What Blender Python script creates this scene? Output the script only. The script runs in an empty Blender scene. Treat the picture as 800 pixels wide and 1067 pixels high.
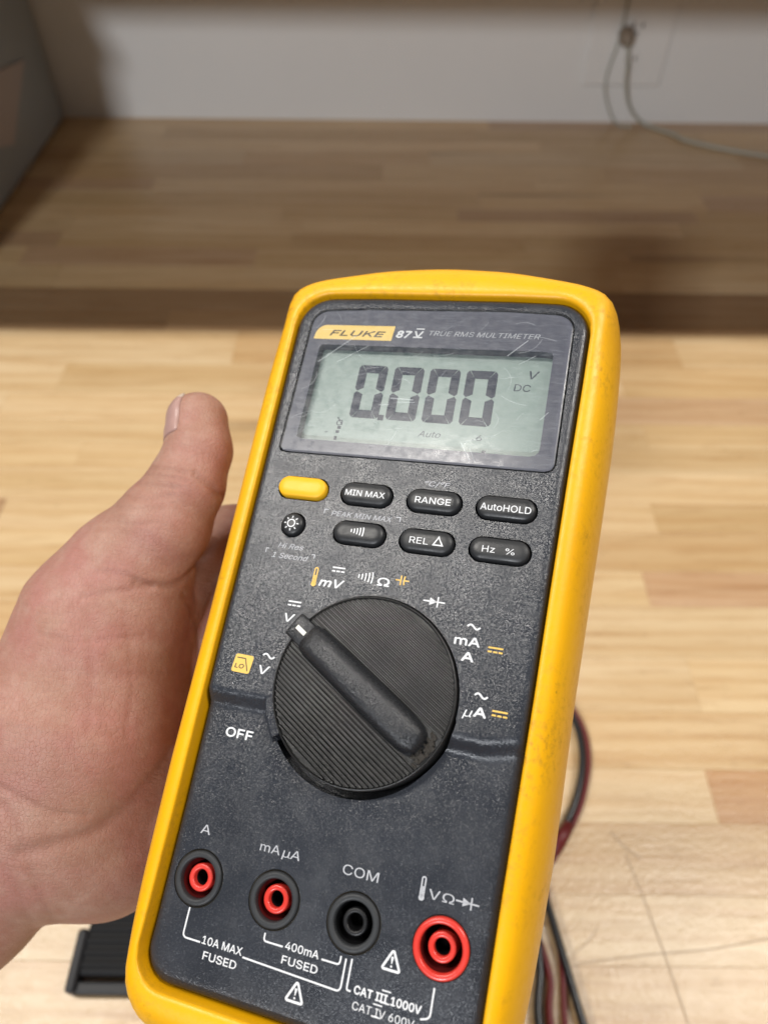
import bpy, bmesh, math, random
import numpy as np
from mathutils import Matrix, Vector
random.seed(7); np.random.seed(7)
S = bpy.context.scene
COL = S.collection
R_ = math.radians

# ------------------------------------------------------------------ camera
PITCH, ROLL, CAMH = R_(50), R_(0.55), 0.5
Fw = Vector((0, math.cos(PITCH), -math.sin(PITCH)))
X0 = Vector((1, 0, 0)); U0 = Vector((0, math.sin(PITCH), math.cos(PITCH)))
Xr = X0*math.cos(ROLL) + U0*math.sin(ROLL)
Ur = -X0*math.sin(ROLL) + U0*math.cos(ROLL)
CM = Matrix.Identity(4)
for i in range(3):
    CM[i][0] = Xr[i]; CM[i][1] = Ur[i]; CM[i][2] = -Fw[i]
CM[2][3] = CAMH
cd = bpy.data.cameras.new('camera'); cam = bpy.data.objects.new('camera', cd); COL.objects.link(cam)
cam.matrix_world = CM
cd.sensor_fit = 'HORIZONTAL'; cd.sensor_width = 36; cd.lens = 760.22/800*36
cd.clip_start = 0.01; cd.clip_end = 50
cd.dof.use_dof = True; cd.dof.focus_distance = 0.180; cd.dof.aperture_fstop = 15
S.camera = cam

# ------------------------------------------------------------------ light
w = bpy.data.worlds.new("World"); S.world = w; w.use_nodes = True
bg = w.node_tree.nodes['Background']; bg.inputs[0].default_value = (.95, .97, 1, 1); bg.inputs[1].default_value = .11

def area(name, loc, target, sx, sy, power, col):
    l = bpy.data.lights.new(name, 'AREA'); l.shape = 'RECTANGLE'; l.size = sx; l.size_y = sy; l.energy = power; l.color = col
    o = bpy.data.objects.new(name, l); COL.objects.link(o); o.location = loc
    o.rotation_euler = (Vector(target)-Vector(loc)).to_track_quat('-Z', 'Y').to_euler()
    return o
area('ceiling_lamp', (-.95, .29, 1.9), (-.95, .29, 0), 1.0, .10, 29, (1, .955, .89))
area('ceiling_lamp', (1.0, .29, 1.9), (1.0, .29, 0), 1.0, .10, 27, (1, .955, .89))
area('room_lamp', (-.93, -2.0, 1.52), (.1, 1.25, .1), .26, .14, 44, (.93, .96, 1))
S.view_settings.view_transform = 'Standard'; S.view_settings.look = 'None'
S.view_settings.exposure = 0; S.view_settings.gamma = 1

# ------------------------------------------------------------------ node helpers
def mat(name):
    m = bpy.data.materials.new(name); m.use_nodes = True
    nt = m.node_tree; b = nt.nodes['Principled BSDF']
    return m, nt, b
def N(nt, t, **k):
    n = nt.nodes.new(t)
    for a, v in k.items():
        if a.startswith('i_'):
            key = a[2:]
            n.inputs[int(key) if key.isdigit() else key.replace('_', ' ')].default_value = v
        else: setattr(n, a, v)
    return n
def L(nt, a, b): nt.links.new(a, b)
def coords(nt, scale=(1000, 1000, 1000), kind='Object'):
    tc = N(nt, 'ShaderNodeTexCoord'); mp = N(nt, 'ShaderNodeMapping')
    mp.inputs['Scale'].default_value = scale
    L(nt, tc.outputs[kind], mp.inputs[0]); return mp.outputs[0]
def noise(nt, co, scale, detail=3, rough=.5):
    n = N(nt, 'ShaderNodeTexNoise'); n.inputs['Scale'].default_value = scale
    n.inputs['Detail'].default_value = detail; n.inputs['Roughness'].default_value = rough
    L(nt, co, n.inputs['Vector']); return n.outputs['Fac']
def ramp(nt, fac, stops):
    r = N(nt, 'ShaderNodeValToRGB'); e = r.color_ramp.elements
    while len(e) < len(stops): e.new(.5)
    for el, (p, c) in zip(e, stops):
        el.position = p; el.color = (*c, 1) if len(c) == 3 else c
    L(nt, fac, r.inputs[0]); return r.outputs[0]
def mixc(nt, fac, a, b, mode='MIX'):
    m = N(nt, 'ShaderNodeMix', data_type='RGBA', blend_type=mode)
    for s, v in ((m.inputs[0], fac), (m.inputs[6], a), (m.inputs[7], b)):
        if hasattr(v, 'is_linked') or hasattr(v, 'links'): L(nt, v, s)
        elif isinstance(v, (int, float)): s.default_value = v
        else: s.default_value = (*v, 1)
    return m.outputs[2]
def bump(nt, b, h, dist, strength=1, normal=None):
    n = N(nt, 'ShaderNodeBump'); n.inputs['Distance'].default_value = dist; n.inputs['Strength'].default_value = strength
    L(nt, h, n.inputs['Height'])
    if normal is not None: L(nt, normal, n.inputs['Normal'])
    if b is not None: L(nt, n.outputs[0], b.inputs['Normal'])
    return n.outputs[0]
def simple(name, col, rough=.5, spec=.5, bmp=None, coat=0):
    m, nt, b = mat(name)
    b.inputs['Base Color'].default_value = (*col, 1); b.inputs['Roughness'].default_value = rough
    b.inputs['Specular IOR Level'].default_value = spec
    if coat: b.inputs['Coat Weight'].default_value = coat
    if bmp:
        co = coords(nt); bump(nt, b, noise(nt, co, bmp[0], 3), bmp[1])
        L(nt, ramp(nt, noise(nt, co, bmp[0]*.1, 3), [(.3, (max(0, rough-.1),)*3), (.7, (min(1, rough+.1),)*3)]), b.inputs['Roughness'])
    return m

# ------------------------------------------------------------------ materials
def m_panel(name, base, amt=.00006, rough=.4, facet=.5):
    m, nt, b = mat(name); co = coords(nt)
    big = noise(nt, co, .05, 4)
    dust_glints = noise(nt, co, 2.1, 2, .9)  # dust flecks; their pale colour also paints in sparkle on the textured plastic
    area_ = noise(nt, co, .07, 4, .6)
    dm = N(nt, 'ShaderNodeMath', operation='MULTIPLY'); L(nt, ramp(nt, dust_glints, [(.62, (0, 0, 0)), (.74, (1, 1, 1))]), dm.inputs[0]); L(nt, ramp(nt, area_, [(.40, (.12,)*3), (.62, (.9,)*3)]), dm.inputs[1])
    c = mixc(nt, dm.outputs[0], base, tuple(v*2.4+.06 for v in base))
    c = mixc(nt, ramp(nt, big, [(.4, (0, 0, 0)), (.6, (.45,)*3)]), c, tuple(v*.72 for v in base))
    L(nt, c, b.inputs['Base Color'])
    f = noise(nt, co, 2.2, 6, .8)
    nrm = bump(nt, None, f, amt)
    vor = N(nt, 'ShaderNodeTexVoronoi'); vor.inputs['Scale'].default_value = 4.2; L(nt, co, vor.inputs['Vector'])
    a1 = N(nt, 'ShaderNodeVectorMath', operation='MULTIPLY_ADD'); L(nt, vor.outputs['Color'], a1.inputs[0]); a1.inputs[1].default_value = (facet,)*3; a1.inputs[2].default_value = (-facet/2,)*3
    a2 = N(nt, 'ShaderNodeVectorMath', operation='ADD'); L(nt, a1.outputs[0], a2.inputs[0]); L(nt, nrm, a2.inputs[1])
    a3 = N(nt, 'ShaderNodeVectorMath', operation='NORMALIZE'); L(nt, a2.outputs[0], a3.inputs[0]); L(nt, a3.outputs[0], b.inputs['Normal'])
    L(nt, ramp(nt, noise(nt, co, .12, 3), [(.35, (rough-.06,)*3), (.65, (rough+.1,)*3)]), b.inputs['Roughness'])
    b.inputs['Specular IOR Level'].default_value = .5
    return m
M_panel = m_panel('textured_charcoal_plastic', (.027, .0305, .039), .00006, .22, .22)
M_dial = m_panel('dial_plastic', (.017, .0172, .0175), .00006, .34, .2)
M_grip = m_panel('grip_plastic', (.021, .0225, .026), .0001, .16, .34)
M_button = simple('button_rubber', (.018, .019, .021), .42, .45, (1.5, .00004))
M_ybutton = simple('yellow_button_rubber', (.80, .43, .012), .42, .4, (.8, .00004))

m, nt, b = mat('yellow_holster_rubber'); M_yellow = m
co = coords(nt)
sm = noise(nt, co, .035, 5, .65); fine = noise(nt, co, .5, 5, .7)
dirt = N(nt, 'ShaderNodeMath', operation='MULTIPLY'); L(nt, ramp(nt, sm, [(.46, (0, 0, 0)), (.74, (.8,)*3)]), dirt.inputs[0]); L(nt, ramp(nt, fine, [(.48, (0, 0, 0)), (.68, (1, 1, 1))]), dirt.inputs[1])
c = mixc(nt, ramp(nt, noise(nt, co, .02, 3), [(.35, (0, 0, 0)), (.65, (1, 1, 1))]), (.81, .405, .002), (.75, .36, .002))
c = mixc(nt, dirt.outputs[0], c, (.26, .13, .012))
speck = N(nt, 'ShaderNodeTexVoronoi'); speck.inputs['Scale'].default_value = .13; L(nt, co, speck.inputs['Vector'])
c = mixc(nt, ramp(nt, speck.outputs['Distance'], [(0, (.8,)*3), (.055, (0, 0, 0))]), c, (.22, .11, .01))
L(nt, c, b.inputs['Base Color'])
L(nt, ramp(nt, fine, [(.3, (.33,)*3), (.7, (.5,)*3)]), b.inputs['Roughness'])
bump(nt, b, noise(nt, co, 1.1, 4, .6), .00005)
b.inputs['Specular IOR Level'].default_value = .4

m, nt, b = mat('bezel_print'); M_bezel = m
co = coords(nt)
c = mixc(nt, noise(nt, co, 1.5, 4, .7), (.046, .048, .074), (.075, .078, .112)); L(nt, c, b.inputs['Base Color'])
b.inputs['Roughness'].default_value = .5
m, nt, b = mat('lcd_glass'); M_lcd = m
co = coords(nt); c = mixc(nt, noise(nt, co, .9, 5, .75), (.20, .262, .238), (.255, .32, .30)); L(nt, c, b.inputs['Base Color'])
b.inputs['Roughness'].default_value = .45
M_seg = simple('lcd_segment', (.020, .026, .048), .5, .25)
M_segfaint = simple('lcd_faint_mark', (.20, .25, .24), .5, .3)
M_white = simple('white_ink', (.68, .69, .71), .5, .4)
M_wdim = simple('worn_white_ink', (.42, .43, .46), .5, .4)
M_yink = simple('yellow_ink', (.75, .47, .10), .5, .4)
M_ylogo = simple('yellow_logo_ink', (.78, .55, .16), .45, .4)
M_dark = simple('dark_ink', (.10, .08, .05), .5, .3)
M_black = simple('black_plastic', (.007, .007, .008), .42, .35, (1.2, .00003))
M_collar = simple('collar_plastic', (.026, .028, .031), .5, .35, (1.5, .00005))
M_groove = simple('grimy_groove', (.035, .03, .022), .7, .2, (2, .0001))
M_red = simple('red_plastic', (.62, .040, .028), .34, .5, (1, .00004))
M_dred = simple('shaded_red_well', (.09, .008, .008), .45, .3)  # red plastic, its colour darkened for the shade inside the jack wells
M_grime = simple('brown_grime', (.020, .016, .012), .6, .4, (1.4, .0003))

m, nt, b = mat('clear_lens'); M_lens = m
nt.nodes.remove(b); out = nt.nodes['Material Output']
co = coords(nt)
tr = N(nt, 'ShaderNodeBsdfTransparent'); tr.inputs[0].default_value = (.96, .97, .97, 1)
gl = N(nt, 'ShaderNodeBsdfGlossy'); L(nt, ramp(nt, noise(nt, co, .35, 5, .7), [(.35, (.14,)*3), (.7, (.34,)*3)]), gl.inputs['Roughness'])
df = N(nt, 'ShaderNodeBsdfDiffuse'); df.inputs[0].default_value = (.62, .68, .74, 1)
fr = N(nt, 'ShaderNodeFresnel'); fr.inputs[0].default_value = 1.5
streak = coords(nt, (260, 2400, 1000)); 
m1 = N(nt, 'ShaderNodeMixShader'); m2 = N(nt, 'ShaderNodeMixShader')
hz = N(nt, 'ShaderNodeMath', operation='MULTIPLY_ADD'); L(nt, ramp(nt, noise(nt, streak, 1.0, 6, .75), [(.5, (0, 0, 0)), (.75, (1, 1, 1))]), hz.inputs[0]); hz.inputs[1].default_value = .12; hz.inputs[2].default_value = .012
L(nt, hz.outputs[0], m1.inputs[0]); L(nt, tr.outputs[0], m1.inputs[1]); L(nt, df.outputs[0], m1.inputs[2])
fm = N(nt, 'ShaderNodeMath', operation='MULTIPLY'); fm.inputs[1].default_value = .6; L(nt, fr.outputs[0], fm.inputs[0]); L(nt, fm.outputs[0], m2.inputs[0]); L(nt, m1.outputs[0], m2.inputs[1]); L(nt, gl.outputs[0], m2.inputs[2])
L(nt, m2.outputs[0], out.inputs[0])
m, nt, b = mat('lens_scratch'); M_scr = m
b.inputs['Base Color'].default_value = (.8, .85, .88, 1); b.inputs['Alpha'].default_value = .24; b.inputs['Roughness'].default_value = .4

# skin
m, nt, b = mat('skin'); M_skin = m
co = coords(nt)
c = mixc(nt, ramp(nt, noise(nt, co, .045, 3), [(.38, (0, 0, 0)), (.62, (1, 1, 1))]), (.36, .196, .143), (.385, .180, .148))
c = mixc(nt, ramp(nt, noise(nt, co, .13, 4), [(.45, (0, 0, 0)), (.75, (.7,)*3)]), c, (.43, .265, .205))
c = mixc(nt, ramp(nt, noise(nt, co, .3, 5, .7), [(.4, (.35,)*3), (.6, (0, 0, 0))]), c, (.30, .125, .085))
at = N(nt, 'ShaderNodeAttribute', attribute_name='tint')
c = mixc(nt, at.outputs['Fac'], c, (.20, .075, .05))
L(nt, c, b.inputs['Base Color'])
b.inputs['Roughness'].default_value = .5; b.inputs['Specular IOR Level'].default_value = .4
b.inputs['Subsurface Weight'].default_value = .14; b.inputs['Subsurface Radius'].default_value = (1, .35, .2); b.inputs['Subsurface Scale'].default_value = .003
vo = N(nt, 'ShaderNodeTexVoronoi', feature='DISTANCE_TO_EDGE'); vo.inputs['Scale'].default_value = .85
warp = coords(nt, (1000, 620, 800)); L(nt, warp, vo.inputs['Vector'])
n1 = bump(nt, None, ramp(nt, vo.outputs['Distance'], [(0, (0, 0, 0)), (.10, (1, 1, 1))]), .00006)
n2 = bump(nt, None, noise(nt, coords(nt, (180, 1100, 500)), .8, 5, .7), .00022, normal=n1)
bump(nt, b, noise(nt, co, 2.2, 3), .00008, normal=n2)
M_nail = simple('fingernail', (.38, .23, .20), .33, .4); M_nailtip = simple('fingernail_tip', (.52, .42, .34), .4, .4)

# wood
def m_wood(name):
    m, nt, b = mat(name)
    oi = N(nt, 'ShaderNodeObjectInfo')
    tc = N(nt, 'ShaderNodeTexCoord'); mp = N(nt, 'ShaderNodeMapping'); L(nt, tc.outputs['Object'], mp.inputs[0])
    off = N(nt, 'ShaderNodeVectorMath', operation='SCALE'); off.inputs[0].default_value = (37, 11, 23); L(nt, oi.outputs['Random'], off.inputs['Scale'])
    L(nt, off.outputs[0], mp.inputs['Location']); mp.inputs['Scale'].default_value = (2.2, 26, 26)
    v = mp.outputs[0]
    g1 = noise(nt, v, 1.6, 6, .6); g2 = noise(nt, v, 7, 4, .65)
    wv = N(nt, 'ShaderNodeTexWave', wave_type='BANDS', bands_direction='Y'); wv.inputs['Scale'].default_value = .8; wv.inputs['Distortion'].default_value = 9; wv.inputs['Detail'].default_value = 3; L(nt, v, wv.inputs['Vector'])
    c = mixc(nt, ramp(nt, g1, [(.35, (0, 0, 0)), (.65, (1, 1, 1))]), oi.outputs['Color'], (.88, .82, .73), 'MULTIPLY')
    c = mixc(nt, ramp(nt, wv.outputs['Fac'], [(.5, (0, 0, 0)), (1, (.30,)*3)]), c, (.78, .62, .45), 'MULTIPLY')
    c = mixc(nt, ramp(nt, g2, [(.25, (.5,)*3), (.5, (0, 0, 0))]), c, (.62, .47, .33), 'MULTIPLY')
    # knots and mineral flecks
    kn = N(nt, 'ShaderNodeTexVoronoi'); kn.inputs['Scale'].default_value = .42; L(nt, mp.outputs[0], kn.inputs['Vector'])
    c = mixc(nt, ramp(nt, kn.outputs['Distance'], [(0, (.75,)*3), (.16, (0, 0, 0))]), c, (.30, .18, .10), 'MULTIPLY')
    # scuffs on the varnish, in bench space
    geo = N(nt, 'ShaderNodeNewGeometry'); 
    mp2 = N(nt, 'ShaderNodeMapping'); mp2.inputs['Scale'].default_value = (60, 100, 60); L(nt, geo.outputs['Position'], mp2.inputs[0])
    sc = noise(nt, mp2.outputs[0], 1, 6, .7)
    c = mixc(nt, ramp(nt, sc, [(.6, (0, 0, 0)), (.75, (.45,)*3)]), c, (.55, .48, .42), 'MULTIPLY')
    L(nt, c, b.inputs['Base Color'])
    L(nt, ramp(nt, sc, [(.3, (.26,)*3), (.7, (.36,)*3)]), b.inputs['Roughness'])
    b.inputs['Specular IOR Level'].default_value = .45; b.inputs['Coat Weight'].default_value = .25; b.inputs['Coat Roughness'].default_value = .2
    mp3 = N(nt, 'ShaderNodeMapping'); mp3.inputs['Scale'].default_value = (330, 330, 330); L(nt, geo.outputs['Position'], mp3.inputs[0])
    n1 = bump(nt, None, noise(nt, mp3.outputs[0], 1, 4, .6), .00030)
    bump(nt, b, g2, .0003, normal=n1); L(nt, n1, b.inputs['Coat Normal'])
    return m
M_wood = m_wood('varnished_butcher_block')
M_glue = simple('glue_line', (.42, .28, .16), .6)
m, nt, b = mat('painted_wall'); M_wall = m
co = coords(nt, (1, 1, 1)); c = mixc(nt, noise(nt, co, 6, 4), (.745, .735, .715), (.80, .79, .77)); L(nt, c, b.inputs['Base Color']); b.inputs['Roughness'].default_value = .6
bump(nt, b, noise(nt, co, 160, 4), .0006)
M_plate = simple('outlet_plastic', (.78, .77, .75), .4)
M_slot = simple('slot_dark', (.05, .035, .02), .7)
M_cord = simple('grey_cord', (.40, .40, .34), .5)
M_plug = simple('brown_plug', (.26, .21, .16), .5)
M_bin = simple('grey_bin_plastic', (.32, .35, .37), .5, .4, (.02, .0004))
M_binlab = simple('bin_label', (.48, .42, .40), .6)
M_blead = simple('black_lead_rubber', (.010, .010, .011), .32, .5)
M_rlead = simple('red_lead_rubber', (.12, .008, .009), .45, .5)
M_strap = simple('black_ribbed_plastic', (.006, .006, .007), .6, .25)
M_flange = simple('grey_black_flange', (.02, .02, .022), .5, .35)
M_shelf = simple('shelf_board', (.50, .38, .25), .6)

# ------------------------------------------------------------------ object helpers
def link(name, me, mt=None, parent=None, smooth=False, label=None):
    o = bpy.data.objects.new(name, me); COL.objects.link(o)
    if mt is not None and len(me.materials) == 0: me.materials.append(mt)
    if smooth:
        for p in me.polygons: p.use_smooth = True
    if parent: o.parent = parent
    if label: o['label'] = label
    return o
def thing(name, label, cat, mtx=None, group=None):
    o = bpy.data.objects.new(name, None); COL.objects.link(o); o.empty_display_size = .01
    if mtx is not None: o.matrix_world = mtx
    o['label'] = label; o['category'] = cat
    if group: o['group'] = group
    return o
def mesh(vs, fs, scale=1.0):
    me = bpy.data.meshes.new('m'); me.from_pydata([tuple(c*scale for c in v) for v in vs], [], fs); me.validate(); me.update()
    bm = bmesh.new(); bm.from_mesh(me); bmesh.ops.recalc_face_normals(bm, faces=bm.faces); bm.to_mesh(me); bm.free()
    return me
MM = .001
def join_geo(parts):
    V, F = [], []
    for v, f in parts:
        n = len(V); V += list(v); F += [tuple(i+n for i in q) for q in f]
    return V, F
def box(x0, x1, y0, y1, z0, z1, bev=0):
    """a box, chamfered all round when bev is given"""
    bm = bmesh.new(); bmesh.ops.create_cube(bm, size=1)
    for v in bm.verts:
        v.co = Vector((x0+(v.co.x+.5)*(x1-x0), y0+(v.co.y+.5)*(y1-y0), z0+(v.co.z+.5)*(z1-z0)))
    if bev: bmesh.ops.bevel(bm, geom=list(bm.edges), offset=bev, segments=2, affect='EDGES', profile=.5)
    bm.verts.index_update()
    r = [tuple(v.co) for v in bm.verts], [tuple(v.index for v in f.verts) for f in bm.faces]; bm.free(); return r
def loft(rings, cap0=True, cap1=True):
    n = len(rings[0]); V = [p for r in rings for p in r]; F = []
    for k in range(len(rings)-1):
        for i in range(n):
            j = (i+1) % n; F.append((k*n+i, k*n+j, (k+1)*n+j, (k+1)*n+i))
    if cap0: F.append(tuple(range(n))[::-1])
    if cap1: F.append(tuple((len(rings)-1)*n+i for i in range(n)))
    return V, F
def lathe(cx, cy, prof, n=56, cap0=False, cap1=False):
    rings = [[(cx+r*math.cos(2*math.pi*i/n), cy+r*math.sin(2*math.pi*i/n), z) for i in range(n)] for r, z in prof]
    return loft(rings, cap0, cap1)
def tube(pts, r, n=10, caps=True):
    pts = [Vector(p) for p in pts]; rings = []; up = Vector((.13, .21, 1)).normalized()
    for i, p in enumerate(pts):
        t = (pts[min(i+1, len(pts)-1)]-pts[max(i-1, 0)]).normalized()
        a = t.cross(up).normalized(); b2 = t.cross(a)
        rr = r[i] if isinstance(r, (list, tuple)) else r
        rings.append([tuple(p+a*math.cos(q)*rr+b2*math.sin(q)*rr) for q in (2*math.pi*k/n for k in range(n))])
    return loft(rings, caps, caps)
def spline(P, n=12, closed=False):
    P = [np.array(p, float) for p in P]; out = []; m = len(P)
    rng = range(m) if closed else range(m-1)
    for i in rng:
        if closed: a, b1, c1, d = P[i-1], P[i], P[(i+1) % m], P[(i+2) % m]
        else: a, b1, c1, d = P[max(i-1, 0)], P[i], P[i+1], P[min(i+2, m-1)]
        for k in range(n):
            t = k/n; out.append(.5*((2*b1)+(-a+c1)*t+(2*a-5*b1+4*c1-d)*t*t+(-a+3*b1-3*c1+d)*t**3))
    if not closed: out.append(P[-1])
    return out
def round_poly(P, rad, seg=10):
    """round the corners of a closed polygon; rad is one radius for each corner"""
    out = []; m = len(P)
    for i in range(m):
        p = np.array(P[i], float); a = np.array(P[i-1], float)-p; b1 = np.array(P[(i+1) % m], float)-p
        a /= np.linalg.norm(a); b1 /= np.linalg.norm(b1)
        ang = math.acos(max(-1, min(1, a@b1))); r = rad[i]
        if r <= 0 or ang > 3.1: out.append(tuple(p)); continue
        d = r/math.tan(ang/2); bis = (a+b1)/np.linalg.norm(a+b1); c = p+bis*(r/math.sin(ang/2))
        s = p+a*d; e = p+b1*d
        a0 = math.atan2(*(s-c)[::-1]); a1 = math.atan2(*(e-c)[::-1])
        da = (a1-a0+math.pi) % (2*math.pi)-math.pi
        for k in range(seg+1): t = a0+da*k/seg; out.append((c[0]+r*math.cos(t), c[1]+r*math.sin(t)))
    return out
def by_angle(P, n, c):
    """resample a closed convex outline at n even angles about c"""
    P = np.array(P); out = []
    for k in range(n):
        th = 2*math.pi*k/n; d = np.array([math.cos(th), math.sin(th)]); best = 0
        for i in range(len(P)):
            p = P[i]-c; q = P[(i+1) % len(P)]-c; e = q-p
            den = d[0]*e[1]-d[1]*e[0]
            if abs(den) < 1e-12: continue
            t = (p[0]*e[1]-p[1]*e[0])/den; u = (p[0]*d[1]-p[1]*d[0])/den
            if t > best and -1e-9 <= u <= 1+1e-9: best = t
        out.append(c+d*best)
    return np.array(out)
def even(P, n):
    P = np.array(list(P)+[P[0]]); d = np.r_[0, np.cumsum(np.linalg.norm(np.diff(P, axis=0), axis=1))]
    t = np.linspace(0, d[-1], n+1)[:-1]; return np.c_[np.interp(t, d, P[:, 0]), np.interp(t, d, P[:, 1])]
def inset(P, d):
    P = np.array(P); T = np.roll(P, -1, 0)-np.roll(P, 1, 0); T /= np.linalg.norm(T, axis=1)[:, None]
    nrm = np.c_[-T[:, 1], T[:, 0]]
    area2 = np.sum(P[:, 0]*np.roll(P[:, 1], -1)-np.roll(P[:, 0], -1)*P[:, 1])
    return P+nrm*d*(1 if area2 > 0 else -1)

# ------------------------------------------------------------------ the room
PLW = .036
bench = bpy.data.objects.new('workbench_top', None); COL.objects.link(bench); bench['kind'] = 'structure'
WALL_Y = 1.2545
tones = [(.66, .485, .275), (.69, .515, .305), (.64, .46, .255), (.70, .53, .32), (.67, .495, .285), (.61, .425, .23)]
dark = [(.46, .30, .17), (.52, .35, .21)]
def stave(x0, x1, y0, y1, col, dz=0):
    v, f = box(0, x1-x0-.0001, 0, y1-y0-.0001, -.035, 0, .00018)
    o = link('stave', mesh(v, f), M_wood, bench); o.location = (x0, y0, dz); o.color = (*col, 1)
rows = [.1533, .110, .072, .031, -.010, -.048, -.09, -.13, -.17, -.215, -.26, -.30][::-1]+[.1893, .232, .276, .3224, .3566, .398, .432, .470, .503, .537, .577, .625, .683, .725, .767]
while rows[-1] < WALL_Y: rows.append(rows[-1]+random.choice([.034, .042, .05, .038, .046]))
ik = [rows.index(v) for v in (.1533, .3224, .725, .683)]
known = {ik[0]: [(-.9, -.31, 3), (-.31, .2235, 1), (.2235, .62, 'd'), (.62, 1.1, 2)],
         ik[1]: [(-.9, -.2, 1), (-.2, .2165, 4), (.2165, .7, 'p'), (.7, 1.1, 0)],
         ik[3]: [(-1.0, -.25, 'k'), (-.25, .2, 'm'), (.2, .75, 'k'), (.75, 1.2, 'm')],
         ik[2]: [(-1.0, -.4, 'k'), (-.4, .12, 'k'), (.12, .7, 'k'), (.7, 1.2, 'k')]}
for k, y0 in enumerate(rows):
    y1 = rows[k+1] if k+1 < len(rows) else WALL_Y+.02
    if y0 > WALL_Y: break
    y1 = min(y1, WALL_Y+.02)
    kk = k; dz = random.uniform(-.00012, .00012)
    if kk in known:
        for a, b1, c in known[kk]:
            cc = {'d': (.52, .30, .14), 'p': (.57, .375, .225), 'k': (.36, .23, .125), 'm': (.42, .27, .145)}.get(c) or tones[c]
            stave(a, b1, y0, y1, cc, dz)
        continue
    half = .42+.45*max(0, y0); x = -half-random.uniform(0, .3)
    while x < half:
        ln = random.uniform(.22, .62)
        c = random.choice(tones) if random.random() < .84 else random.choice([dark[1], (.56, .385, .235)])
        j = random.uniform(.93, 1.05)
        stave(x, min(x+ln, half+.2), y0, y1, tuple(v*j for v in c), dz); x += ln
v, f = box(-1.6, 1.6, -.30, WALL_Y+.02, -.05, -.0355); u = link('glue_bed', mesh(v, f), M_glue, bench)

v, f = box(-2.2, 2.2, WALL_Y, WALL_Y+.05, -.2, 1.6); wl = link('wall', mesh(v, f), M_wall); wl['kind'] = 'structure'
# overhead shelf above the bench, out of the picture: it keeps the lamp off the back of the bench
v, f = box(-1.5, 1.5, .594, WALL_Y-.002, .42, .455, .003)
sh = link('overhead_shelf', mesh(v, f), M_shelf); sh['label'] = 'wooden shelf board fixed above the back of the workbench'; sh['category'] = 'shelf'

# outlet with plug and cord
OUT = Matrix.Translation((.3625, WALL_Y-.001, .116))
t = thing('wall_outlet', 'off-white double wall outlet plate above the back edge of the bench', 'outlet', OUT)
v, f = box(-.061, .061, -.006, .0, -.060, .060, .003); link('cover_plate', mesh(v, f), M_plate, t)
for cz in (.022, -.022):
    P = [(.013*math.cos(a), max(-.0145, min(.0145, .0165*math.sin(a)))) for a in (2*math.pi*i/28 for i in range(28))]
    rings = [[(x*s+.006, y, z*s+cz) for x, z in P] for s, y in ((1, -.005), (1, -.0078), (.94, -.0085))]
    rc = link('receptacle', mesh(*loft(rings)), M_plate, t)
    for dx, hh in ((-.0062+.006, .004), (.0062+.006, .0033)):
        v, f = box(dx-.0012, dx+.0012, -.0094, -.008, cz+.002-hh, cz+.002+hh); link('slot', mesh(v, f), M_slot, rc)
    link('slot', mesh(*lathe(0, 0, [(.0022, 0), (.0022, .001)], 14, True, True)), M_slot, rc).matrix_local = Matrix.Translation((.006, -.0083, cz-.008)) @ Matrix.Rotation(R_(90), 4, 'X')
def plug_cord(lab, px, pz, pts, r, mt):
    t = thing('power_cord', lab, 'cord', Matrix.Translation((px, WALL_Y-.011, pz)))
    bo = lathe(0, 0, [(.008, 0), (.0115, .003), (.0115, .014), (.008, .022), (.0045, .027)], 18, True, True)
    o = link('plug', mesh(*bo), M_plug, t, True); o.rotation_euler = (R_(110), 0, 0)
    for s in (-.003, .003):
        v, f = box(s-.0006, s+.0006, -.002, .007, -.003, .003); link('prong', mesh(v, f), M_cord, o).location = (0, 0, 0)
    pp = [(x-px, y-(WALL_Y-.011), z-pz) for x, y, z in spline(pts, 10)]
    link('cable', mesh(*tube(pp, r, 10)), mt, t, True)
plug_cord('grey power cord plugged into the outlet and trailing to the right over the bench', .352, .132,
          [(.352, 1.222, .124), (.357, 1.215, .10), (.3655, 1.225, .066), (.383, 1.235, .03), (.413, 1.238, .0045), (.45, 1.205, .0035), (.474, 1.175, .0035), (.578, 1.128, .0035), (.75, 1.09, .0035), (.95, 1.1, .0035)], .0026, M_cord)
t = thing('thin_wire', 'thin pale wire hanging down the wall left of the outlet plug', 'wire', Matrix.Translation((.345, WALL_Y-.01, .2)))
pp = [(x-.345, y-(WALL_Y-.01), z-.2) for x, y, z in spline([(.352, 1.243, .36), (.346, 1.243, .2), (.345, 1.243, .13), (.338, 1.244, .066), (.352, 1.243, .025), (.371, 1.238, .003), (.392, 1.232, .003)], 10)]
link('wire', mesh(*tube(pp, .0018, 8)), M_cord, t, True)

# grey storage bin at the left
t = thing('storage_bin', 'grey plastic storage bin standing at the left end of the bench', 'bin', Matrix.Translation((-.70, 1.0, 0)))
v, f = box(-.18, .18, -.33, .248, .0, .34, .012); bd = link('bin_body', mesh(v, f), M_bin, t)
v, f = box(-.19, .19, -.34, .25, .332, .352, .006); link('rim', mesh(v, f), M_bin, t)
for zz in (.29,):
    v, f = box(.176, .186, -.30, .235, zz, zz+.012, .003); link('rib', mesh(v, f), M_bin, t)
pl = [(.1815, y-1.0, z) for y, z in [(0.989, 0.146), (1.156, 0.116), (1.09, 0.08), (1.036, 0.05), (0.924, 0.089)]]
link('label_card', mesh(*loft([pl, [(x+.0015, y, z) for x, y, z in pl]])), M_binlab, t)

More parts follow.
